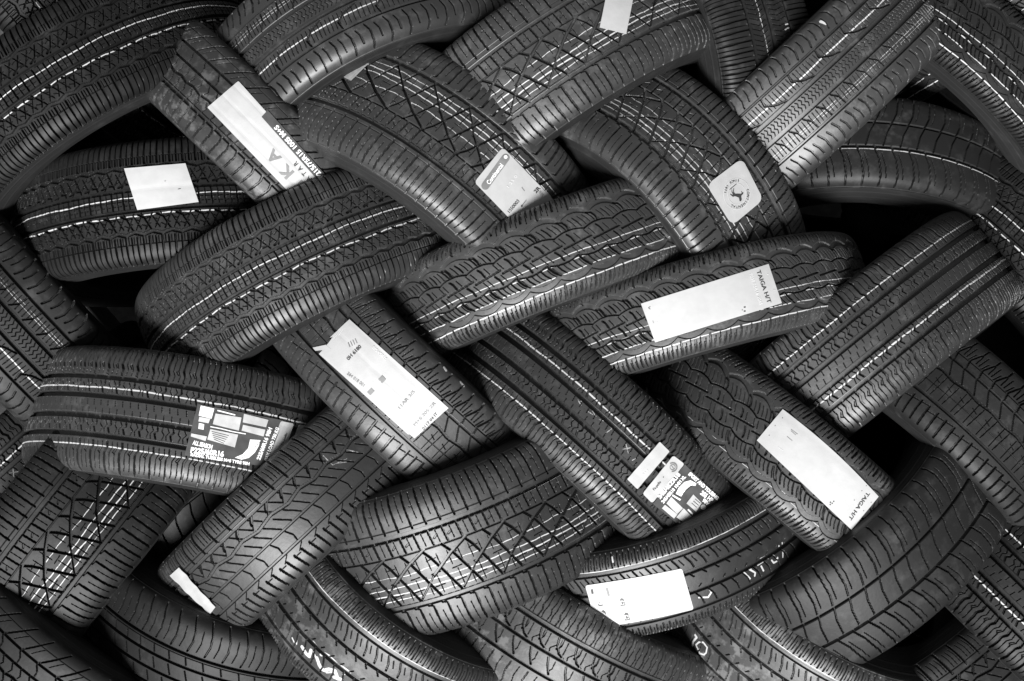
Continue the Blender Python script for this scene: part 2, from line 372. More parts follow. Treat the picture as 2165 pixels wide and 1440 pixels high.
S_EDGE_V = 1.03
def tread_mesh(T, step):
    R, HW = T['R'], T['HW']; rnd = np.random.RandomState(T['seed'])
    s, o = profile(R, HW)
    sE = np.interp(R-.033, o[::-1, 1][:len(o)], s[::-1]) if False else s[12*6]     # arc length at (1.03 HW, R-.031)
    ny = int(round(2*sE/step)); ss = np.linspace(-sE, sE, ny)
    v = np.interp(np.abs(ss), s, o[:, 0])*np.sign(ss); r = np.interp(np.abs(ss), s, o[:, 1])
    dv = np.gradient(v, ss); dr = np.gradient(r, ss)
    nvn, nrn = -dr, dv                                            # outward normal in the (v, r) plane
    ln = np.hypot(nvn, nrn); nvn /= ln; nrn /= ln
    P, ops, paint = PAT[T['pat']]()
    ys = ss/HW*100
    nx = int(round(P/1000/step))
    D = cell_depth(ops, P, nx, ys, HW)
    n_cells = int(round(2*math.pi*R/(P/1000)))
    ln_c = rnd.choice([.93, 1., 1.07], n_cells); ln_c = ln_c/ln_c.sum()*2*math.pi
    st = np.concatenate([[0], np.cumsum(ln_c)])-math.pi+T.get('ph', 0.)*P/1000/R
    th = []; row = []
    for k in range(n_cells):
        mid = st[k]+ln_c[k]/2
        fine = T['span'][0]-8 < math.degrees(mid) < T['span'][1]+8
        idx = np.arange(nx) if fine else np.arange(0, nx, max(1, nx//6))
        th.append(st[k]+(idx+.5)/nx*ln_c[k]); row.append(idx if fine else idx)
    th = np.concatenate(th); row = np.concatenate(row)
    DD = D[row]                                                    # (n, ny)
    # slight unevenness, moulding seam in the middle of the shoulders
    fade = np.clip((sE-np.abs(ss))/.006, 0, 1); DD = DD*fade[None, :]
    ridge = .0007*np.exp(-((sE-.0035-np.abs(ss))/.0009)**2)
    rr = r[None, :]-DD*nrn[None, :]+ridge*nrn; vv = v[None, :]-DD*nvn[None, :]+ridge*nvn
    rr = rr+.0005*np.sin(th*7+T['seed'])[:, None]
    X = rr*np.sin(th)[:, None]; Z = R+rr*np.cos(th)[:, None]; Y = vv+0*th[:, None]
    V = np.stack([X, Y, Z], -1).reshape(-1, 3)
    F = grid_faces(len(th), ny, True)
    # painted lines, chalk strokes and one painted-in highlight
    pa = np.zeros_like(DD)
    flat = smooth01((.0016-DD)/.0008)
    pl = T.get('paint', paint)
    for (yc, w, wob) in pl:
        c = yc*HW/100*1000+wob*(np.sin(th*11+yc)+.6*np.sin(th*27+yc*3)+.25*np.sin(th*90+yc))*.6
        d = np.abs(ss[None, :]*1000-c[:, None])
        fl = 1.-.18*(np.sin(th*19+yc*2)+np.sin(th*43+yc))[:, None]*.5
        pa = np.maximum(pa, smooth01((w*.40+.55-d)/1.1)*fl)
    for (pts, w, amp) in T.get('chalk', []):
        q = np.array([(a*R, b) for a, b in pts]); A = th*R
        for (ax, ay), (bx, by) in zip(q[:-1], q[1:]):
            i = np.where((A > min(ax, bx)-w) & (A < max(ax, bx)+w))[0]
            if not len(i): continue
            X_ = A[i][:, None]; Y_ = ss[None, :]
            dx, dy = bx-ax, by-ay; L2 = dx*dx+dy*dy+1e-12
            t = np.clip(((X_-ax)*dx+(Y_-ay)*dy)/L2, 0, 1)
            d = np.hypot(X_-ax-t*dx, Y_-ay-t*dy)
            pa[i] = np.maximum(pa[i], amp*smooth01((w/2+.0006-d)/.0012))
    pa = pa*flat
    me = mesh_np('tread', V, F, [TREADS[T['mat']]])
    at = me.attributes.new('paint', 'FLOAT', 'POINT'); at.data.foreach_set('value', pa.ravel().astype(np.float32))
    return me

def side_mesh(R, HW, sign, seed):
    s, o = profile(R, HW); s0 = s[12*6]
    n1 = 60; sv = np.linspace(s0, s[-1], n1)
    v = np.interp(sv, s, o[:, 0]); r = np.interp(sv, s, o[:, 1])
    q = sv-s0
    v = v+.0011*np.exp(-((q-.016)/.0012)**2)+.0009*np.exp(-((q-.036)/.001)**2)+.0012*np.exp(-((q-.066)/.0015)**2)+.0008*np.exp(-((q-.078)/.001)**2)
    # round bead, then the inside of the casing
    inn = [(.84*HW, R-.131), (.78*HW, R-.131), (.75*HW, R-.124), (.80*HW, R-.105), (.90*HW, R-.08), (.91*HW, R-.06), (.90*HW, R-.04), (.82*HW, R-.024)]
    v = np.concatenate([v, [a for a, b in inn]]); r = np.concatenate([r, [b for a, b in inn]])
    nt = 300; th = np.linspace(0, 2*math.pi, nt, endpoint=False)-math.pi
    rr = r[None, :]+.0005*np.sin(th*7+seed)[:, None]
    V = np.stack([rr*np.sin(th)[:, None], sign*v[None, :]+0*th[:, None], R+rr*np.cos(th)[:, None]], -1).reshape(-1, 3)
    return mesh_np('sidewall', V, grid_faces(nt, len(v), True, flip=(sign < 0)), [SIDE], smooth=True)

def liner_mesh(R, HW):
    v = np.linspace(-.82*HW, .82*HW, 15); r = R-.024+.006*(1-(v/(.82*HW))**2)*0
    r = np.full_like(v, R-.024)-0.004*(1-(v/(.82*HW))**2)*-1
    nt = 160; th = np.linspace(0, 2*math.pi, nt, endpoint=False)
    V = np.stack([r[None]*np.sin(th)[:, None], v[None]+0*th[:, None], R+r[None]*np.cos(th)[:, None]], -1).reshape(-1, 3)
    return mesh_np('inner_liner', V, grid_faces(nt, len(v), True, flip=True), [LINER], smooth=True)

def frame(T):
    px, py, phi, tau, z0 = T['p']; d = H-z0
    phi, tau = math.radians(phi), math.radians(tau)
    Pn = np.array([(px-1082.5)*d/FPX, (720-py)*d/FPX, z0])
    n = np.array([-math.sin(phi)*math.cos(tau), math.cos(phi)*math.cos(tau), math.sin(tau)])
    u0 = np.array([0, 0, 1.])-n[2]*n; u0 /= np.linalg.norm(u0)
    t = np.cross(n, u0)
    C = Pn-T['R']*u0+T.get('vc', 0.)*n
    return C, n, u0, t

def surf(T, px, py, off=0.):
    """where the view of the photo through (px, py) meets the tyre: angle, across, radius"""
    px = np.asarray(px, float); py = np.asarray(py, float)
    C, n, u0, t = frame(T); R, HW = T['R'], T['HW']
    cam_p = np.array([0, 0, H]); dr = np.stack([(px-1082.5)/FPX, (720-py)/FPX, -np.ones_like(px)], -1)
    q = cam_p-C
    a0, a1 = q@u0, q@t; b0, b1 = dr@u0, dr@t; c0, c1 = q@n, dr@n
    rs = np.full_like(px, R)+off
    for _ in range(12):
        A = b0*b0+b1*b1; B = 2*(a0*b0+a1*b1); Cc = a0*a0+a1*a1-rs*rs
        disc = np.maximum(B*B-4*A*Cc, 0); d = (-B-np.sqrt(disc))/(2*A)
        v = c0+d*c1; rs = .5*rs+.5*(crown_r(R, HW, np.clip(v, -HW, HW))+off)
    th = np.arctan2(a1+d*b1, a0+d*b0)
    return th, v, rs

def to_local(T, th, v, r):
    return np.stack([r*np.sin(th), v, T['R']+r*np.cos(th)], -1)

def chalk(T, strokes, w=2.6, amp=1.0):
    out = []
    for st in strokes:
        a = np.array(st, float); th, v, r = surf(T, a[:, 0], a[:, 1])
        s, o = profile(T['R'], T['HW']); sv = np.interp(np.abs(v), o[:12*6, 0], s[:12*6])*np.sign(v)
        out.append((list(zip(th, sv)), w/1000, amp))
    return out

# ------------------------------------------------------------------ labels stuck on the treads
class Sticker:
    def __init__(self, T, mats): self.T = T; self.V = []; self.F = []; self.M = []; self.mats = mats; self.n = 0; self.seed = T['seed']
    def _add(self, V, F, m):
        F = [list(f) if len(f) == 4 else list(f) for f in F]
        self.V.append(V); self.F += [[i+self.n for i in f] for f in F]; self.M += [m]*len(F); self.n += len(V)
    def place(self, px, py, off):
        th, v, r = surf(self.T, px, py, off); r = r+.0001; return to_local(self.T, th, v, r)
    def body(self, c, m=0, rad=0, off=.0016, cuts=None, lift=.0006, thick=.0004, nx=56, ny=26, bow=(0, 0)):
        """c: four corners of the label (pixels), a runs c0->c1, b runs c0->c3; rad = rounding in px; cuts(a)->(b0,b1)"""
        c = np.array(c, float)
        a = np.linspace(0, 1, nx)
        la = np.hypot(*(c[1]-c[0])); lb = np.hypot(*(c[3]-c[0]))
        if rad:
            a = np.unique(np.concatenate([a, np.linspace(0, rad/la, 9), 1-np.linspace(0, rad/la, 9)])); 
        b0 = np.zeros_like(a); b1 = np.ones_like(a)
        if rad:
            ra, rb = rad/la, rad/lb
            for e in (a, 1-a):
                k = e < ra; q = rb*(1-np.sqrt(np.clip(1-((ra-e[k])/ra)**2, 0, 1)))
                b0[k] += q; b1[k] -= q
        if cuts is not None:
            e0, e1 = cuts(a); b0 = np.maximum(b0, e0); b1 = np.minimum(b1, e1)
        t = np.linspace(0, 1, ny)[None, :]
        B = b0[:, None]+(b1-b0)[:, None]*t; A = a[:, None]+0*B
        Pp = ((1-A)*(1-B))[..., None]*c[0]+(A*(1-B))[..., None]*c[1]+(A*B)[..., None]*c[2]+((1-A)*B)[..., None]*c[3]
        dn = c[1]-c[0]; dn = np.array([dn[1], -dn[0]])/np.hypot(*dn)
        Pp = Pp+(np.sin(np.pi*A)*(bow[0]*(1-B)+bow[1]*B))[..., None]*dn
        th, v, r = surf(self.T, Pp[..., 0], Pp[..., 1], off)
        dip = 0*v
        if self.T['pat'] in PAT:
            for q in PAT[self.T['pat']]()[1]:
                if q[0] == 'c' and q[2] >= 4: dip = dip+.0005*np.exp(-((v/self.T['HW']*100-q[1])/(q[2]*.9))**2)
        r = r-dip
        wr = lift*(np.sin(A*9+self.seed)*np.sin(B*7+1)*.4+.3*np.sin(A*23+B*5))*.5
        top = to_local(self.T, th, v, r+wr).reshape(-1, 3); bot = to_local(self.T, th, v, r+wr-thick).reshape(-1, 3)
        nu, nv = A.shape; f = grid_faces(nu, nv, False)
        self._add(top, f, m); self._add(bot, f[:, ::-1], m)
        ring = [i*nv for i in range(nu)]+[(nu-1)*nv+j for j in range(1, nv)]+[i*nv+nv-1 for i in range(nu-2, -1, -1)]+[j for j in range(nv-2, 0, -1)]
        k = nu*nv; base = self.n-2*k
        self.F += [[base+ring[i], base+k+ring[i], base+k+ring[(i+1) % len(ring)], base+ring[(i+1) % len(ring)]] for i in range(len(ring))]
        self.M += [m]*len(ring)
    def poly_strip(self, pts, w, m, off=.0021):
        """a printed or drawn line, w px wide"""
        p = np.array(pts, float); q = []
        for a, b in zip(p[:-1], p[1:]):
            n = max(2, int(np.hypot(*(b-a))/4)+1); q += [a+(b-a)*t for t in np.linspace(0, 1, n)]
        q = np.array(q); d = np.gradient(q, axis=0); d /= np.hypot(d[:, 0], d[:, 1])[:, None]+1e-9
        nn = np.stack([-d[:, 1], d[:, 0]], -1)*w/2
        L_, R_ = q-nn, q+nn; P2 = np.concatenate([L_, R_]); k = len(q)
        V = self.place(P2[:, 0], P2[:, 1], off)
        self._add(V, [[i, i+1, k+i+1, k+i] for i in range(k-1)], m)
    def quad(self, c, m, off=.0021, n=6):
        c = np.array(c, float); g = np.linspace(0, 1, n); A, B = np.meshgrid(g, g, indexing='ij')
        Pp = ((1-A)*(1-B))[..., None]*c[0]+(A*(1-B))[..., None]*c[1]+(A*B)[..., None]*c[2]+((1-A)*B)[..., None]*c[3]
        V = self.place(Pp[..., 0].ravel(), Pp[..., 1].ravel(), off); self._add(V, grid_faces(n, n, False), m)
    def shape(self, pts, m, off=.0021):
        p = np.array(pts, float); V = self.place(p[:, 0], p[:, 1], off); self._add(V, [list(range(len(p)))], m)
    def text(self, txt, x, y, ang, size, m, off=.0021, bold=0., sx=1., align='LEFT', mirror=False):
        """x, y in photo pixels, ang = direction of writing, degrees anticlockwise, size = letter height px"""
        cu = bpy.data.curves.new('t', 'FONT'); cu.body = txt; cu.size = size/.72; cu.align_x = align; cu.offset = bold*size; cu.resolution_u = 3
        ob = bpy.data.objects.new('t', cu); me = ob.to_mesh()
        nv = len(me.vertices); co = np.empty(nv*3); me.vertices.foreach_get('co', co); co = co.reshape(-1, 3)
        fs = [list(p.vertices) for p in me.polygons]
        ob.to_mesh_clear(); bpy.data.objects.remove(ob); bpy.data.curves.remove(cu)
        a = math.radians(ang); X = co[:, 0]*sx; Y = co[:, 1]*(-1 if mirror else 1)
        px = x+X*math.cos(a)-Y*math.sin(a); py = y-(X*math.sin(a)+Y*math.cos(a))
        self._add(self.place(px, py, off), fs, m)
    def build(self, name, parent):
        me = bpy.data.meshes.new(name); V = np.concatenate(self.V)
        me.from_pydata(V.tolist(), [], self.F)
        for m in self.mats: me.materials.append(m)
        me.polygons.foreach_set('material_index', np.array(self.M, np.int32)); me.update()
        o = bpy.data.objects.new(name, me); scene.collection.objects.link(o); o.parent = parent
        return o
MATS = [PAPER, INK, INK_GREY, INK_FAINT, FILM, WHITE_INK, SILVER, PAPER_GREY]
P_, K_, G_, F_, D_, W_, S_, PG_ = range(8)

# ------------------------------------------------------------------ the tyres
# p = pixel of the nearest point of the tread, direction of the band, tilt of the axis towards the viewer, height
def tyre(p, R, HW, vc, pat, mat, seed, label, span=(-78, 78), ph=0., step=None, **kw):
    return dict(p=p, R=R, HW=HW, vc=vc, pat=pat, mat=mat, seed=seed, label=label, span=span, ph=ph, step=step, **kw)
TY = {}
TY['T1'] = tyre((545, 286, -43.9, -2.8, -.02), .33, .079, -.002, 'G', 3, 1, 'slotted tyre at the upper left with a long pale label bearing large grey letters')
TY['T2'] = tyre((721, 19, 26.3, -19.5, -.01), .34, .108, .0275, 'Hf', 1, 2, 'tyre at the top left with wide grooves, hooked cuts and one bright painted line')
TY['T3'] = tyre((1155, 99, 33.4, -6.1, .02), .34, .112, -.007, 'A', 1, 3, 'tyre with crossed cuts and a blank white label cut off at the photo top')
TY['T4'] = tyre((964, 281, -36.3, -17.9, .035), .34, .1225, -.0035, 'Af', 1, 4, 'tyre with crossed cuts wearing the white label with an oblong dark logo bar', ph=.3)
TY['T5'] = tyre((1504, 344, -49.4, -25.0, -.033), .33, .1205, .0005, 'A', 1, 5, 'tyre with crossed diagonal cuts wearing the square rounded label with a leaping horse', ph=.6)
TY['T6'] = tyre((1617, 26, -73.7, -25.1, -.12), .33, .1, .004, 'M', 2, 6, 'dark upright tyre at the top showing its sidewall beside a ribbed shoulder', step=.0013)
TY['T7'] = tyre((1761, 161, 42.8, 1.9, -.06), .34, .0965, -.0015, 'H', 1, 7, 'tyre at the upper right with zigzag slits along its middle rib and a bright line')
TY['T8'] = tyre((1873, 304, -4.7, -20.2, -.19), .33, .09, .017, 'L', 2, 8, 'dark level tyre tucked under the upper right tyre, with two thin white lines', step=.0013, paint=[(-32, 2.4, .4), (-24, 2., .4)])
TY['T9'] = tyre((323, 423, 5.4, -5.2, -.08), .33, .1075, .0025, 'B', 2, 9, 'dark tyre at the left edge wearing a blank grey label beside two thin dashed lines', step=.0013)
TY['T10'] = tyre((611, 541, 26.0, -7.3, .019), .34, .105, .003, 'B', 1, 10, 'broad tyre left of the middle with crosshatched ribs, two painted lines and no label')
TY['T11'] = tyre((1142, 533, 21.5, -3.3, .049), .34, .0815, -.0065, 'C', 1, 11, 'unlabelled scalloped tyre in the very middle with four painted lines')
TY['T12'] = tyre((1482, 626, 15.5, -7.0, .029), .34, .078, -.008, 'C', 1, 12, 'scalloped tyre wearing a white label with black capitals down its right end', ph=.5)
TY['T13'] = tyre((1839, 715, 38.6, -9.5, -.02), .34, .1015, -.0025, 'Df', 1, 13, 'unlabelled tyre at the right edge with straight grooves, a thin and a wide painted line')
TY['T14'] = tyre((834, 836, -43.4, 2.2, .02), .33, .093, .001, 'F', 0, 14, 'tyre with slanting cut wedges wearing a torn white label with small rows of print')
TY['T15'] = tyre((388, 886, -9.5, -11.2, .0), .34, .108, .003, 'D', 0, 15, 'straight grooved tyre at the left wearing the dark film label crowded with white print')
TY['T16'] = tyre((612, 1086, 43.0, .1, .03), .33, .090, -.001, 'E', 0, 16, 'lower left tyre with one wavy groove and a narrow pale strip round its end')
TY['T17'] = tyre((983, 1163, 19.8, 9.6, .05), .34, .125, -.005, 'A', 1, 17, 'broad unlabelled tyre low in the middle with crossed cuts and plain wide shoulders', ph=.2)
TY['T18'] = tyre((1291, 921, -42.8, -7.1, .02), .34, .0965, -.0005, 'D', 0, 18, 'straight grooved tyre right of the middle with two white tags and dark film')
TY['T19'] = tyre((1720, 1014, -39.7, -1.7, .019), .34, .0865, .0025, 'C', 1, 19, 'lower right scalloped tyre wearing a long pale label with capitals at its foot', ph=.25, paint=[(-66, 1.4, 1.), (-60, 1.2, 1.)])
TY['T20'] = tyre((1441, 1233, 18.3, 15.5, .0), .33, .082, -.004, 'I', 0, 20, 'lower right tyre with chalk scribbles beside a rounded white label of pictograms')
TY['T21'] = tyre((430, 1426, -18.1, 18.7, -.06), .34, .1, -.008, 'J', 2, 21, 'dark tyre in the bottom left corner with sparse curved cuts and no label')
TY['T22'] = tyre((762, 1405, -36.1, 22.4, .01), .33, .0935, -.0095, 'I', 3, 22, 'tyre at the bottom with a heavy white chalk scribble smeared over its ribs')
TY['T23'] = tyre((1186, 1406, -29.4, 6.9, -.02), .34, .1005, .0025, 'K', 3, 23, 'scuffed tyre at the bottom middle with forked cuts and crinkled slits')
TY['T24'] = tyre((1704, 1477, -28.6, 28, -.041), .33, .0945, -.0085, 'I', 3, 24, 'tyre at the bottom right with a chalked number 10 on its shoulder', span=(-100, 60))
TY['T25'] = tyre((1901, 1216, 40.2, 12.1, .03), .34, .1, -.008, 'L', 2, 25, 'dark tyre in the lower right corner with long sweeping cuts and no label', step=.0013)
TY['T26'] = tyre((384, 1109, 36.5, 12.2, -.21), .33, .09, 0., 'L', 2, 26, 'very dark tyre sunk behind the wavy grooved tyre at the left', step=.0013)
def _z(x0, y0, s, *polys): return [[(x0+a/s, y0+b/s) for a, b in p] for p in polys]
CH = {
 'T22': [(_z(600, 1310, 11.08, [(880, 820), (960, 800), (1060, 860), (1180, 980), (1250, 1060), (1400, 1140), (1540, 1240)], [(780, 900), (830, 1050), (890, 1160), (960, 1190), (1060, 1160), (1200, 1200), (1270, 1390)], [(430, 640), (530, 800), (600, 860), (640, 720)], [(690, 540), (800, 680)], [(1180, 1350), (1340, 1400)]), 6.5, 1.),
         (_z(600, 1310, 11.08, [(200, 430), (240, 520)], [(330, 370), (300, 570)], [(500, 340), (540, 420)], [(700, 760), (760, 900)], [(1000, 1240), (1200, 1230)], [(1380, 1290), (1470, 1270)]), 3, 1.)],
 'T24': [(_z(1440, 1330, 18.04, [(540, 230), (600, 320), (470, 470), (430, 650)]), 4, 1.), (_z(1440, 1330, 18.04, [(570, 600), (690, 500), (850, 510), (1000, 700), (960, 900), (880, 980), (720, 930), (640, 760), (570, 600)]), 3.2, 1.)],
 'T20': [(_z(1450, 1100, 7.2, [(150, 1080), (330, 1010), (390, 1090), (340, 1170), (200, 1175)], [(850, 760), (960, 870), (980, 890)], [(920, 720), (1060, 800), (1050, 850)], [(990, 690), (990, 745)], [(1080, 640), (1100, 680), (1190, 620)], [(1140, 590), (1220, 550)], [(1240, 540), (1255, 580)], [(1150, 700), (1185, 770)], [(1300, 500), (1350, 550)], [(1310, 610), (1340, 650), (1400, 620), (1400, 570)], [(1420, 390), (1430, 450)], [(1470, 345), (1472, 360)], [(1480, 470), (1480, 560)]), 3.4, 1.),
         ([[(1294, 1180), (1296, 1187)]], 6, .9)],
 'T18': [(_z(900, 660, 3, [(965, 555), (985, 590)], [(985, 565), (1010, 570)], [(1030, 630), (1060, 650)], [(1045, 610), (1080, 660)], [(1100, 680), (1130, 690)], [(1140, 770), (1180, 740), (1165, 715)], [(1250, 870), (1300, 860)], [(1270, 835), (1285, 895)], [(1310, 940), (1345, 920)]), 2.2, .62)],
 'T16': [(_z(300, 720, 3, [(1150, 730), (1210, 790), (1300, 750)], [(1230, 780), (1300, 770)], [(1290, 690), (1370, 710)]), 2.2, .66)],
 'T14': [([[(939, 777), (943, 783)], [(974, 808), (980, 816)]], 5, 1.)],
 'T7': [([[(1735, 46), (1746, 50)]], 6, .95)],  # a highlight on the shoulder, painted in as a pale stroke
 'T6': [([[(1661, 52), (1668, 50), (1672, 57), (1664, 60), (1660, 63)]], 3, 1.)],
}
for k_, L_ in CH.items():
    TY[k_]['chalk'] = [c for (st, w, a) in L_ for c in chalk(TY[k_], st, w, a)]
def build_tyre(T, group='tyres interlaced on the top of the pile'):
    C, n, u0, t = frame(T)
    root = bpy.data.objects.new('tyre', None); scene.collection.objects.link(root)
    root.empty_display_size = .05
    base = C-T['R']*u0
    M = Matrix(((t[0], n[0], u0[0], base[0]), (t[1], n[1], u0[1], base[1]), (t[2], n[2], u0[2], base[2]), (0, 0, 0, 1)))
    root.matrix_world = M
    root['label'] = T['label']; root['category'] = 'tyre'; root['group'] = group
    for nm, me in (('tread', tread_mesh(T, T['step'] or STEP)), ('sidewall', side_mesh(T['R'], T['HW'], 1, T['seed'])),
                   ('sidewall', side_mesh(T['R'], T['HW'], -1, T['seed'])), ('inner_liner', liner_mesh(T['R'], T['HW']))):
        o = bpy.data.objects.new(nm, me); scene.collection.objects.link(o); o.parent = root
    T['root'] = root
    return root
for k_, T_ in TY.items():
    build_tyre(T_)

def copy_tyre(src, p, label, group, R=None):
    s = TY[src]; T = dict(s); T['p'] = p; T['vc'] = 0.
    C, n, u0, t = frame(T); base = C-T['R']*u0
    r = s['root'].copy(); scene.collection.objects.link(r)
    r.matrix_world = Matrix(((t[0], n[0], u0[0], base[0]), (t[1], n[1], u0[1], base[1]), (t[2], n[2], u0[2], base[2]), (0, 0, 0, 1)))
    r['label'] = label; r['group'] = group
    for ch in s['root'].children:
        if ch.name.startswith('label'): continue
        c = ch.copy(); scene.collection.objects.link(c); c.parent = r
    return r
EDGE = 'tyres of the pile beyond the left and right edges of the photo'
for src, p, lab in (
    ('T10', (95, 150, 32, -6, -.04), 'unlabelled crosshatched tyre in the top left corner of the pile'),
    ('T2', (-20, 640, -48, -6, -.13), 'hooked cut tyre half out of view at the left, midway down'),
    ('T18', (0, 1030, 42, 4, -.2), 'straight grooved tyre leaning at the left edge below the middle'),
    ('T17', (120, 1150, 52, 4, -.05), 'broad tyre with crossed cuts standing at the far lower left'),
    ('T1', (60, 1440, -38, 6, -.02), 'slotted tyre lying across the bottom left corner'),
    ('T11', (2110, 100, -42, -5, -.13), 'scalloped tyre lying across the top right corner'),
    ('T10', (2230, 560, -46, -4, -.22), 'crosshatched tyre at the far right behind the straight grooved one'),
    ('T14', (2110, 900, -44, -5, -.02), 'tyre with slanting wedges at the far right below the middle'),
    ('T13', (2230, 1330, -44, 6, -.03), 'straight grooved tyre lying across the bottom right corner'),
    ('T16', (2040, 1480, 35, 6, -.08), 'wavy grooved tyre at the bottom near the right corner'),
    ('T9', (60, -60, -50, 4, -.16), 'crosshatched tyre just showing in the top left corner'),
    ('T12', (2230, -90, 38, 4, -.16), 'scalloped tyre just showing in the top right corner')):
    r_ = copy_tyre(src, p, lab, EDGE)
    for c_ in r_.children:                       # darker tread colour paints in the light falloff towards the corners
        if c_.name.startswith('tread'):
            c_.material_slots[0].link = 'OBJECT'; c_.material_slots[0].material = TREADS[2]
DEEP = 'tyres lying deeper in the pile'
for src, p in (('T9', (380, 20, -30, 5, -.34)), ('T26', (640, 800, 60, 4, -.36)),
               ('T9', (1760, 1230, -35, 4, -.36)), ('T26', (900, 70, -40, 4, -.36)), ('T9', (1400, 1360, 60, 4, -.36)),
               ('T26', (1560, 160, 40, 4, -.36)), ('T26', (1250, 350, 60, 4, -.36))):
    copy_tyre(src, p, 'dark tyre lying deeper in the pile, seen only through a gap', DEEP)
def Z(x0, y0, s):
    return lambda *pts: [(x0+a/s, y0+b/s) for a, b in pts]
def cq(cx, cy, w, h, ang):
    a = math.radians(ang); ux, uy = math.cos(a), -math.sin(a)
    return [(cx+ux*i*w/2+uy*j*h/2, cy+uy*i*w/2-ux*j*h/2) for i, j in ((-1, -1), (1, -1), (1, 1), (-1, 1))]
def spaced(S, txt, a, b, ang, size, m, **k):
    n = len(txt)
    for i, ch in enumerate(txt):
        t = i/max(1, n-1); ctext(S, ch, a[0]+(b[0]-a[0])*t, a[1]+(b[1]-a[1])*t, ang, size, m, **k)
def ctext(S, txt, cx, cy, ang, size, m, **k):
    a = math.radians(ang+90)
    S.text(txt, cx-.5*size*math.cos(a), cy+.5*size*math.sin(a), ang, size, m, align='CENTER', **k)
def fit_text(S, txt, a, b, size, m, **k):
    ang = math.degrees(math.atan2(-(b[1]-a[1]), b[0]-a[0])); L = math.hypot(b[0]-a[0], b[1]-a[1])
    ctext(S, txt, (a[0]+b[0])/2, (a[1]+b[1])/2, ang, size, m, sx=L/(len(txt)*size*.80), **k)
def new(k): return Sticker(TY[k], MATS), TY[k]['root']

S, r = new('T1')
S.body([(504, 171), (715, 405), (650, 447), (438, 227)], P_, rad=3)
S.quad([(566, 233), (715, 400), (702, 415), (553, 247)], D_, n=14)
for ch, c in zip('AKI', ((577.6, 332), (606, 365), (630, 391))): ctext(S, ch, *c, 133, 23, G_, bold=.05, sx=1.15)
spaced(S, 'ATAR', (652, 378), (625, 347), 130, 9.5, K_, bold=.03)
fit_text(S, 'P215/75R15 100S M+S', (690, 386), (573, 257), 10.5, W_, off=.0026, bold=.04)
S.build('label', r)

S, r = new('T4')
S.body([(1063, 311), (1187, 440), (1102, 487), (1003, 385)], P_, rad=9)
S.poly_strip([(1069, 334), (1026, 393)], 17, G_); S.shape([(1069+8.5*math.cos(t), 334+8.5*math.sin(t)) for t in np.linspace(0, 6.2, 16)], G_, off=.00205)
S.shape([(1026+8.5*math.cos(t), 393+8.5*math.sin(t)) for t in np.linspace(0, 6.2, 16)], G_, off=.00205)
fit_text(S, 'Continental', (1026, 395), (1066, 340), 9.5, W_, off=.0026, bold=.03)
S.shape([(1069+4*math.cos(t), 332+4*math.sin(t)) for t in np.linspace(0, 6, 9)], W_, off=.0026)
fit_text(S, '1 25 0', (1068, 402), (1096, 366), 6, F_, bold=.02); S.poly_strip([(1103, 396), (1109, 404)], 1.5, G_)
fit_text(S, '2R', (1130, 407), (1140, 396), 8, K_, bold=.04); fit_text(S, 'R0L', (1140, 404), (1150, 416), 6, G_)
fit_text(S, '1550003', (1072, 452), (1098, 421), 7.5, K_, bold=.01); S.poly_strip([(1102.7, 435.8), (1113, 422.8)], 1, K_); S.shape([(1101, 438), (1102, 433), (1106, 436)], K_)
S.build('label', r)
S = Sticker(TY['T4'], MATS); S.body([(783, 130), (742, 170), (727, 163), (768, 126)], PG_, nx=24, ny=12, lift=.001); S.poly_strip([(779, 132), (741, 168)], 1.2, P_)
o = S.build('tag', r)

S, r = new('T5')
S.body([(1569, 334), (1614, 422), (1548, 477), (1494, 391)], P_, rad=15)
cx, cy = 1557.7, 410
for rad, m, w in ((29, F_, .8), (20, F_, .6)):
    S.poly_strip([(cx+rad*.96*math.cos(t), cy+rad*1.12*math.sin(t)) for t in np.linspace(0, 6.2832, 60)], w, m)
for i, ch in enumerate('CONTINENTAL'):
    t = math.radians(16-i*13.2); ctext(S, ch, cx+24.5*math.cos(t), cy-28*math.sin(t), math.degrees(t)-90, 5.2, K_, bold=.02)
for i, ch in enumerate('SINCE 1871'):
    t = math.radians(82+i*10.2); ctext(S, ch, cx+24.5*math.cos(t), cy-28*math.sin(t), math.degrees(t)+90, 4.8, K_, bold=.02)
zz = Z(1490, 330, 9.6)
S.shape(zz((545, 660), (562, 735), (620, 765), (690, 765), (735, 770), (752, 745), (738, 722), (745, 713), (768, 745), (785, 735), (780, 772), (748, 795), (740, 830), (752, 880), (735, 922), (705, 912), (700, 872), (690, 845), (640, 822), (600, 817), (575, 832), (515, 780), (520, 765), (572, 795), (556, 748), (545, 735)), K_)
S.poly_strip(zz((590, 660), (580, 715), (600, 760)), 1.6, K_); S.poly_strip(zz((505, 685), (645, 565)), 1.1, K_)
S.build('label', r)

S, r = new('T12')
S.body([(1355, 642), (1625, 558), (1653, 641), (1385, 724)], P_)
fit_text(S, 'TAIGA H/T', (1602.5, 569), (1628, 643), 9, K_, bold=.02)
fit_text(S, 'P235/75R16 106S', (1585, 571), (1612, 651), 6.5, F_, bold=.02)
for c in ((1574.5, 649.5), (1574.5, 658)): S.quad(cq(*c, 4, 2.6, 10), K_)
S.quad(cq(1569.5, 655.5, 2.4, 2.4, 10), G_); S.poly_strip([(1375, 648), (1371, 651), (1375, 654)], 1.2, K_)
S.poly_strip([(1380, 678), (1382, 683)], 1, G_); S.poly_strip([(1388, 680), (1390, 684)], 1, F_); S.quad(cq(1623, 580, 2.4, 2.4, 0), F_); S.poly_strip([(1635, 613), (1640, 613)], .9, F_)
S.build('label', r)

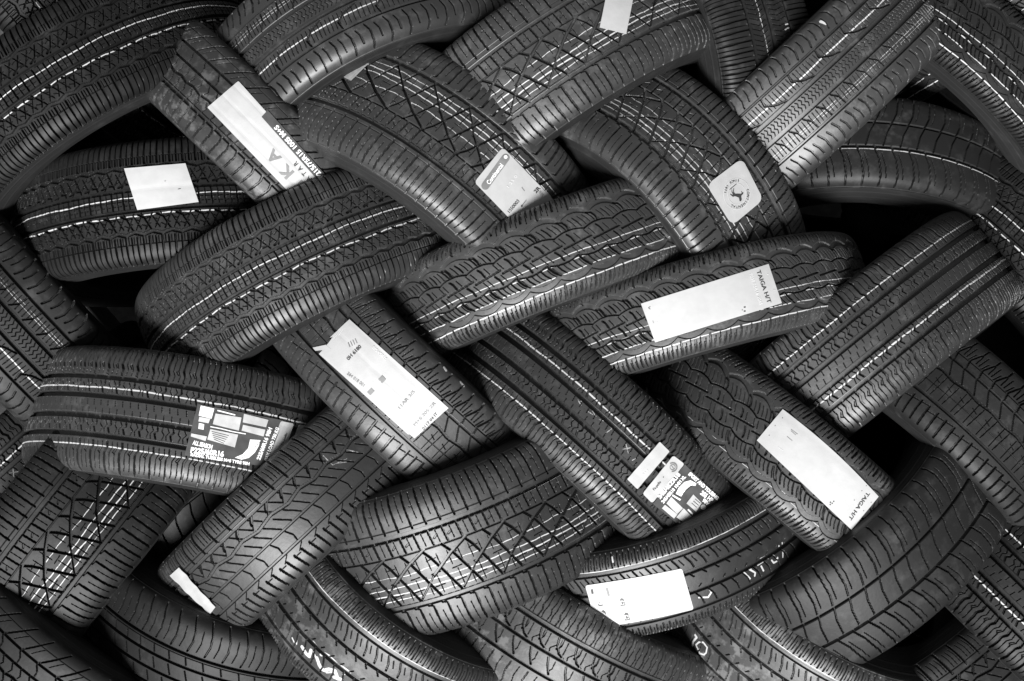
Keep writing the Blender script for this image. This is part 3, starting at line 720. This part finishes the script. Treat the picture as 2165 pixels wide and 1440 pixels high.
S, r = new('T14')
z = Z(650, 660, 5.142)
def tear(a):
    b1 = np.where(a < .03, .58+.1*np.sin(a*900), 1.); return 0*a, np.where(a > .955, .97-.0*a, b1)
S.body([(738.5, 675), (948.5, 863), (874, 929), (667, 742)], P_, cuts=tear, nx=90)
S.quad([(689, 729), (700, 738), (667, 742), (661, 735)], P_, off=.0016)
fit_text(S, '0H 6180', (732, 762), (764, 729), 8, K_, bold=.03)
for i in range(4): S.poly_strip(z((440+26*i, 330+0*i-14*i), (462+26*i, 382-14*i)), 1.5, G_)
fit_text(S, '205/65R15', (785, 730), (820, 763), 6, F_, bold=.02)
fit_text(S, '264 018 001', (730, 785), (776, 820), 6.5, G_, bold=.03)
S.quad(cq(808, 802, 12, 12, 45), G_); S.quad(cq(784, 828, 13, 10, 45), G_); S.poly_strip([(806, 810), (790, 821)], 1.1, F_)
S.quad(cq(797, 808, 9, 14, -48), F_); S.quad(cq(797, 808, 7, 12, -48), P_, off=.0024)
fit_text(S, '11AR 3/5', (838, 869), (879, 822), 7, G_, bold=.02); fit_text(S, 'M+S 205 ZR', (872, 903), (922, 848), 6.5, G_, bold=.0); fit_text(S, '0117 04 IT', (889, 913), (928, 868), 6.5, K_, bold=.01)
S.build('label', r)

def info(S, z, m, quads=(), strips=()): 
    for c, mm in quads: S.quad(z(*c), mm)
S, r = new('T15')
z = Z(380, 840, 7.73)
S.body([(418, 854), (600, 889), (561, 986), (390, 963)], D_, rad=3)
for c, m in (([(345, 135), (565, 185), (520, 350), (310, 300)], W_), ([(320, 320), (500, 350), (470, 425), (305, 395)], S_), ([(315, 420), (400, 440), (390, 530), (305, 515)], W_),
             ([(585, 265), (1010, 330), (965, 545), (540, 440)], S_), ([(1050, 270), (1450, 370), (1410, 490), (1030, 410)], S_), ([(1035, 450), (1400, 530), (1370, 640), (1010, 545)], S_),
             ([(500, 520), (955, 610), (900, 820), (450, 690)], S_), ([(190, 590), (445, 640), (420, 715), (180, 640)], S_), ([(620, 205), (910, 280), (905, 300), (615, 225)], W_)):
    S.quad(z(*c), m, off=.0021)
for i in range(5): S.poly_strip(z((520+10*i, 560+32*i), (800-20*i, 628+32*i)), .9, K_, off=.0026)
fit_text(S, 'ALL SEASON', z((215, 735))[0], z((540, 815))[0], 9, W_, bold=.07)
fit_text(S, 'P225/60R16', z((130, 850))[0], z((770, 935))[0], 11.5, W_, bold=.07)
fit_text(S, 'RADIAL TUBELESS M+S TYRE 98H', z((130, 925))[0], z((1190, 1095))[0], 6.5, W_, bold=.07)
fit_text(S, '225/60R16 98H', z((1265, 1065))[0], z((1500, 450))[0], 8, W_, bold=.07)
fit_text(S, 'MAX LOAD 750 KG', z((1400, 1040))[0], z((1600, 490))[0], 7, W_, bold=.06)
S.shape(z((1150, 690), (1320, 700), (1290, 800), (1230, 900), (1130, 990), (1010, 1020), (900, 985), (1030, 930), (1120, 830)), W_)
for t in np.linspace(.08, .92, 9):
    p = z((1330-t*330, 720+t*290))[0]; S.quad(cq(*p, 2.2, 1.2, 50), K_, off=.0026)
S.poly_strip(z((500, 480), (660, 510), (860, 560), (1080, 600)), 2, W_)
S.build('label', r)
S = Sticker(TY['T15'], MATS); S.body([(594, 890), (622, 896), (588, 992), (560, 985)], P_, rad=4, nx=20, ny=12)
fit_text(S, 'Fa.pelle', (592, 948), (609, 908), 5, K_); S.build('label', r)
S = Sticker(TY['T15'], MATS); S.body([(632, 897), (662, 903), (628, 996), (598, 990)], P_, rad=4, nx=20, ny=12); S.build('label', r)

S, r = new('T18')
z = Z(1320, 920, 6.857)
S.body(z((515, 97), (658, 238), (190, 785), (42, 640)), P_, rad=2, nx=20, ny=30); fit_text(S, '34 1', (1357, 1006), (1372, 991), 5, F_); S.build('label', r)
S = Sticker(TY['T18'], MATS); S.body(z((712, 295), (875, 420), (405, 988), (265, 850)), P_, rad=5, nx=20, ny=30)
S.poly_strip([(1422+9*math.cos(t), 988+9*math.sin(t)) for t in np.linspace(-2.2, 1.8, 20)], 2.4, G_); S.poly_strip([(1422+5.5*math.cos(t), 988+5.5*math.sin(t)) for t in np.linspace(0, 6.28, 20)], 1.3, G_)
S.poly_strip([(1419, 984), (1425, 992)], 1.4, G_); fit_text(S, 'Fa.pelle', (1377, 1041), (1400, 1013), 5.5, K_, bold=.01); S.quad(cq(1402.5, 1009.5, 2, 2, 45), G_)
S.build('label', r)
S = Sticker(TY['T18'], MATS); S.body(z((880, 425), (1385, 915), (905, 1395), (415, 1000)), D_, rad=2)
fit_text(S, '245/45ZR18', z((475, 935))[0], z((815, 530))[0], 8.5, W_, bold=.07); fit_text(S, '245/45R18 104H XL', z((520, 1010))[0], z((905, 560))[0], 7, W_, bold=.06)
fit_text(S, 'SPORT AND TOURING', z((950, 560))[0], z((1350, 915))[0], 7.5, W_, bold=.08); fit_text(S, '255 HP', z((1105, 815))[0], z((1290, 960))[0], 9.5, W_, bold=.07); fit_text(S, '98V', z((1140, 930))[0], z((1225, 1005))[0], 8, W_, bold=.07)
S.shape(z((745, 850), (790, 760), (870, 680), (960, 655), (1045, 700), (1030, 735), (960, 730), (890, 790), (825, 890)), W_)
for t in np.linspace(.1, .9, 8):
    p = z((830+t*180, 860-t*140))[0]; S.quad(cq(*p, 2, 1.1, 45), K_, off=.0026)
for c in ([(680, 895), (850, 1060), (765, 1145), (610, 990)], [(590, 1010), (770, 1150), (720, 1210), (545, 1060)], [(860, 1060), (985, 1190), (895, 1290), (755, 1190)], [(1000, 860), (1120, 985), (1040, 1110), (900, 990)]):
    S.quad(z(*c), S_)
for i in range(3): S.poly_strip(z((975+25*i, 985-30*i), (1050+25*i, 1050-30*i)), 1.2, K_, off=.0026)
for c in ([(700, 860), (820, 930), (805, 950), (690, 880)], [(800, 1250), (880, 1325), (865, 1340), (785, 1265)], [(930, 1070), (1000, 1140), (985, 1155), (915, 1085)]): S.quad(z(*c), W_)
S.quad(z((950, 1270), (1000, 1310), (910, 1378), (878, 1335)), W_)
for i in range(4): S.poly_strip(z((975+24*i, 1255-28*i), (1010+24*i, 1285-28*i)), 1.6, W_)
S.shape([(z((1145, 1045))[0][0]+6*math.cos(t), z((1145, 1045))[0][1]+6*math.sin(t)) for t in np.linspace(0, 5.9, 10)], S_)
S.build('label', r)

S, r = new('T19')
S.body([(1655, 865), (1858, 1050), (1800, 1120), (1600, 931)], P_, bow=(7, 0))
fit_text(S, 'TAIGA H/T', (1838, 1040), (1795, 1101), 8, K_, bold=.03)
z = Z(1600, 860, 5.333)
for a, b in (((385, 255), (460, 310)), ((385, 272), (440, 320)), ((340, 335), (400, 385)), ((240, 455), (295, 492))): S.poly_strip(z(a, b), .9, G_ if b[0] > 300 else F_)
for c in ((868, 1068), (830, 1078), (828, 1104), (850, 1090)): S.quad(cq(*z(c)[0], 2.6, 2.6, 30), K_)
for c in ((290, 128), (208, 215), (140, 325), (1235, 893), (1185, 948), (1100, 1055), (1290, 1080), (1205, 1175)): S.quad(cq(*z(c)[0], 2, 1.6, 30), G_)
S.build('label', r)

S, r = new('T20')
S.body([(1237, 1238), (1442, 1202), (1467, 1289), (1262, 1328)], P_, rad=5, bow=(-2, -3))
z = Z(1230, 1190, 8.66)
S.quad(z((165, 490), (200, 482), (218, 565), (180, 572)), K_); S.quad(z((440, 475), (475, 468), (512, 605), (480, 615)), G_); S.poly_strip(z((495, 630), (510, 655)), 1.2, F_)
for q in ((0, 0), (82, 266)):
    S.shape(z((690+q[0], 695+q[1]), (715+q[0], 650+q[1]), (760+q[0], 660+q[1]), (782+q[0], 705+q[1]), (745+q[0], 690+q[1])), K_)
    S.poly_strip(z((735+q[0], 715+q[1]), (750+q[0], 760+q[1])), 2.4, K_); S.poly_strip(z((708+q[0], 770+q[1]), (720+q[0], 785+q[1]), (795+q[0], 775+q[1]), (775+q[0], 720+q[1])), 1.4, K_)
    S.poly_strip(z((725+q[0], 740+q[1]), (768+q[0], 732+q[1])), 1.2, K_)
S.poly_strip(z((300, 765), (330, 790), (385, 775)), 1.6, K_); S.poly_strip(z((315, 715), (320, 735)), 1.4, K_); S.poly_strip(z((250, 690), (350, 685)), .9, F_)
S.poly_strip(z((95, 465), (470, 425)), .8, F_); S.poly_strip(z((95, 465), (190, 800)), .8, F_); S.poly_strip(z((200, 600), (250, 800)), .8, F_); S.poly_strip(z((520, 880), (560, 1010)), .8, F_)
S.shape(z((360, 890), (395, 870), (430, 900), (450, 960), (425, 930)), K_)
S.build('label', r)

S, r = new('T3'); S.body([(1292, -60), (1350, -60), (1324, 72), (1268, 58)], P_); S.build('label', r)
S, r = new('T9'); S.body([(262, 356), (392, 345), (420, 427), (290, 444)], P_); S.quad(cq(349, 383, 3, 1.4, 5), G_); S.poly_strip([(376, 400), (382, 399)], 1.1, K_); S.build('label', r)
S, r = new('T16'); S.body([(378, 1200), (455, 1284), (443, 1300), (358, 1218)], PG_, ny=12, lift=.003, off=.003); S.build('label', r)
gm = plain('yard_asphalt', .03, .9, .4, .015)
V = [(-8, -8, -1.02), (8, -8, -1.02), (8, 8, -1.02), (-8, 8, -1.02)]
me = bpy.data.meshes.new('ground'); me.from_pydata(V, [], [(0, 1, 2, 3)]); me.materials.append(gm)
g = bpy.data.objects.new('ground', me); scene.collection.objects.link(g); g['kind'] = 'structure'
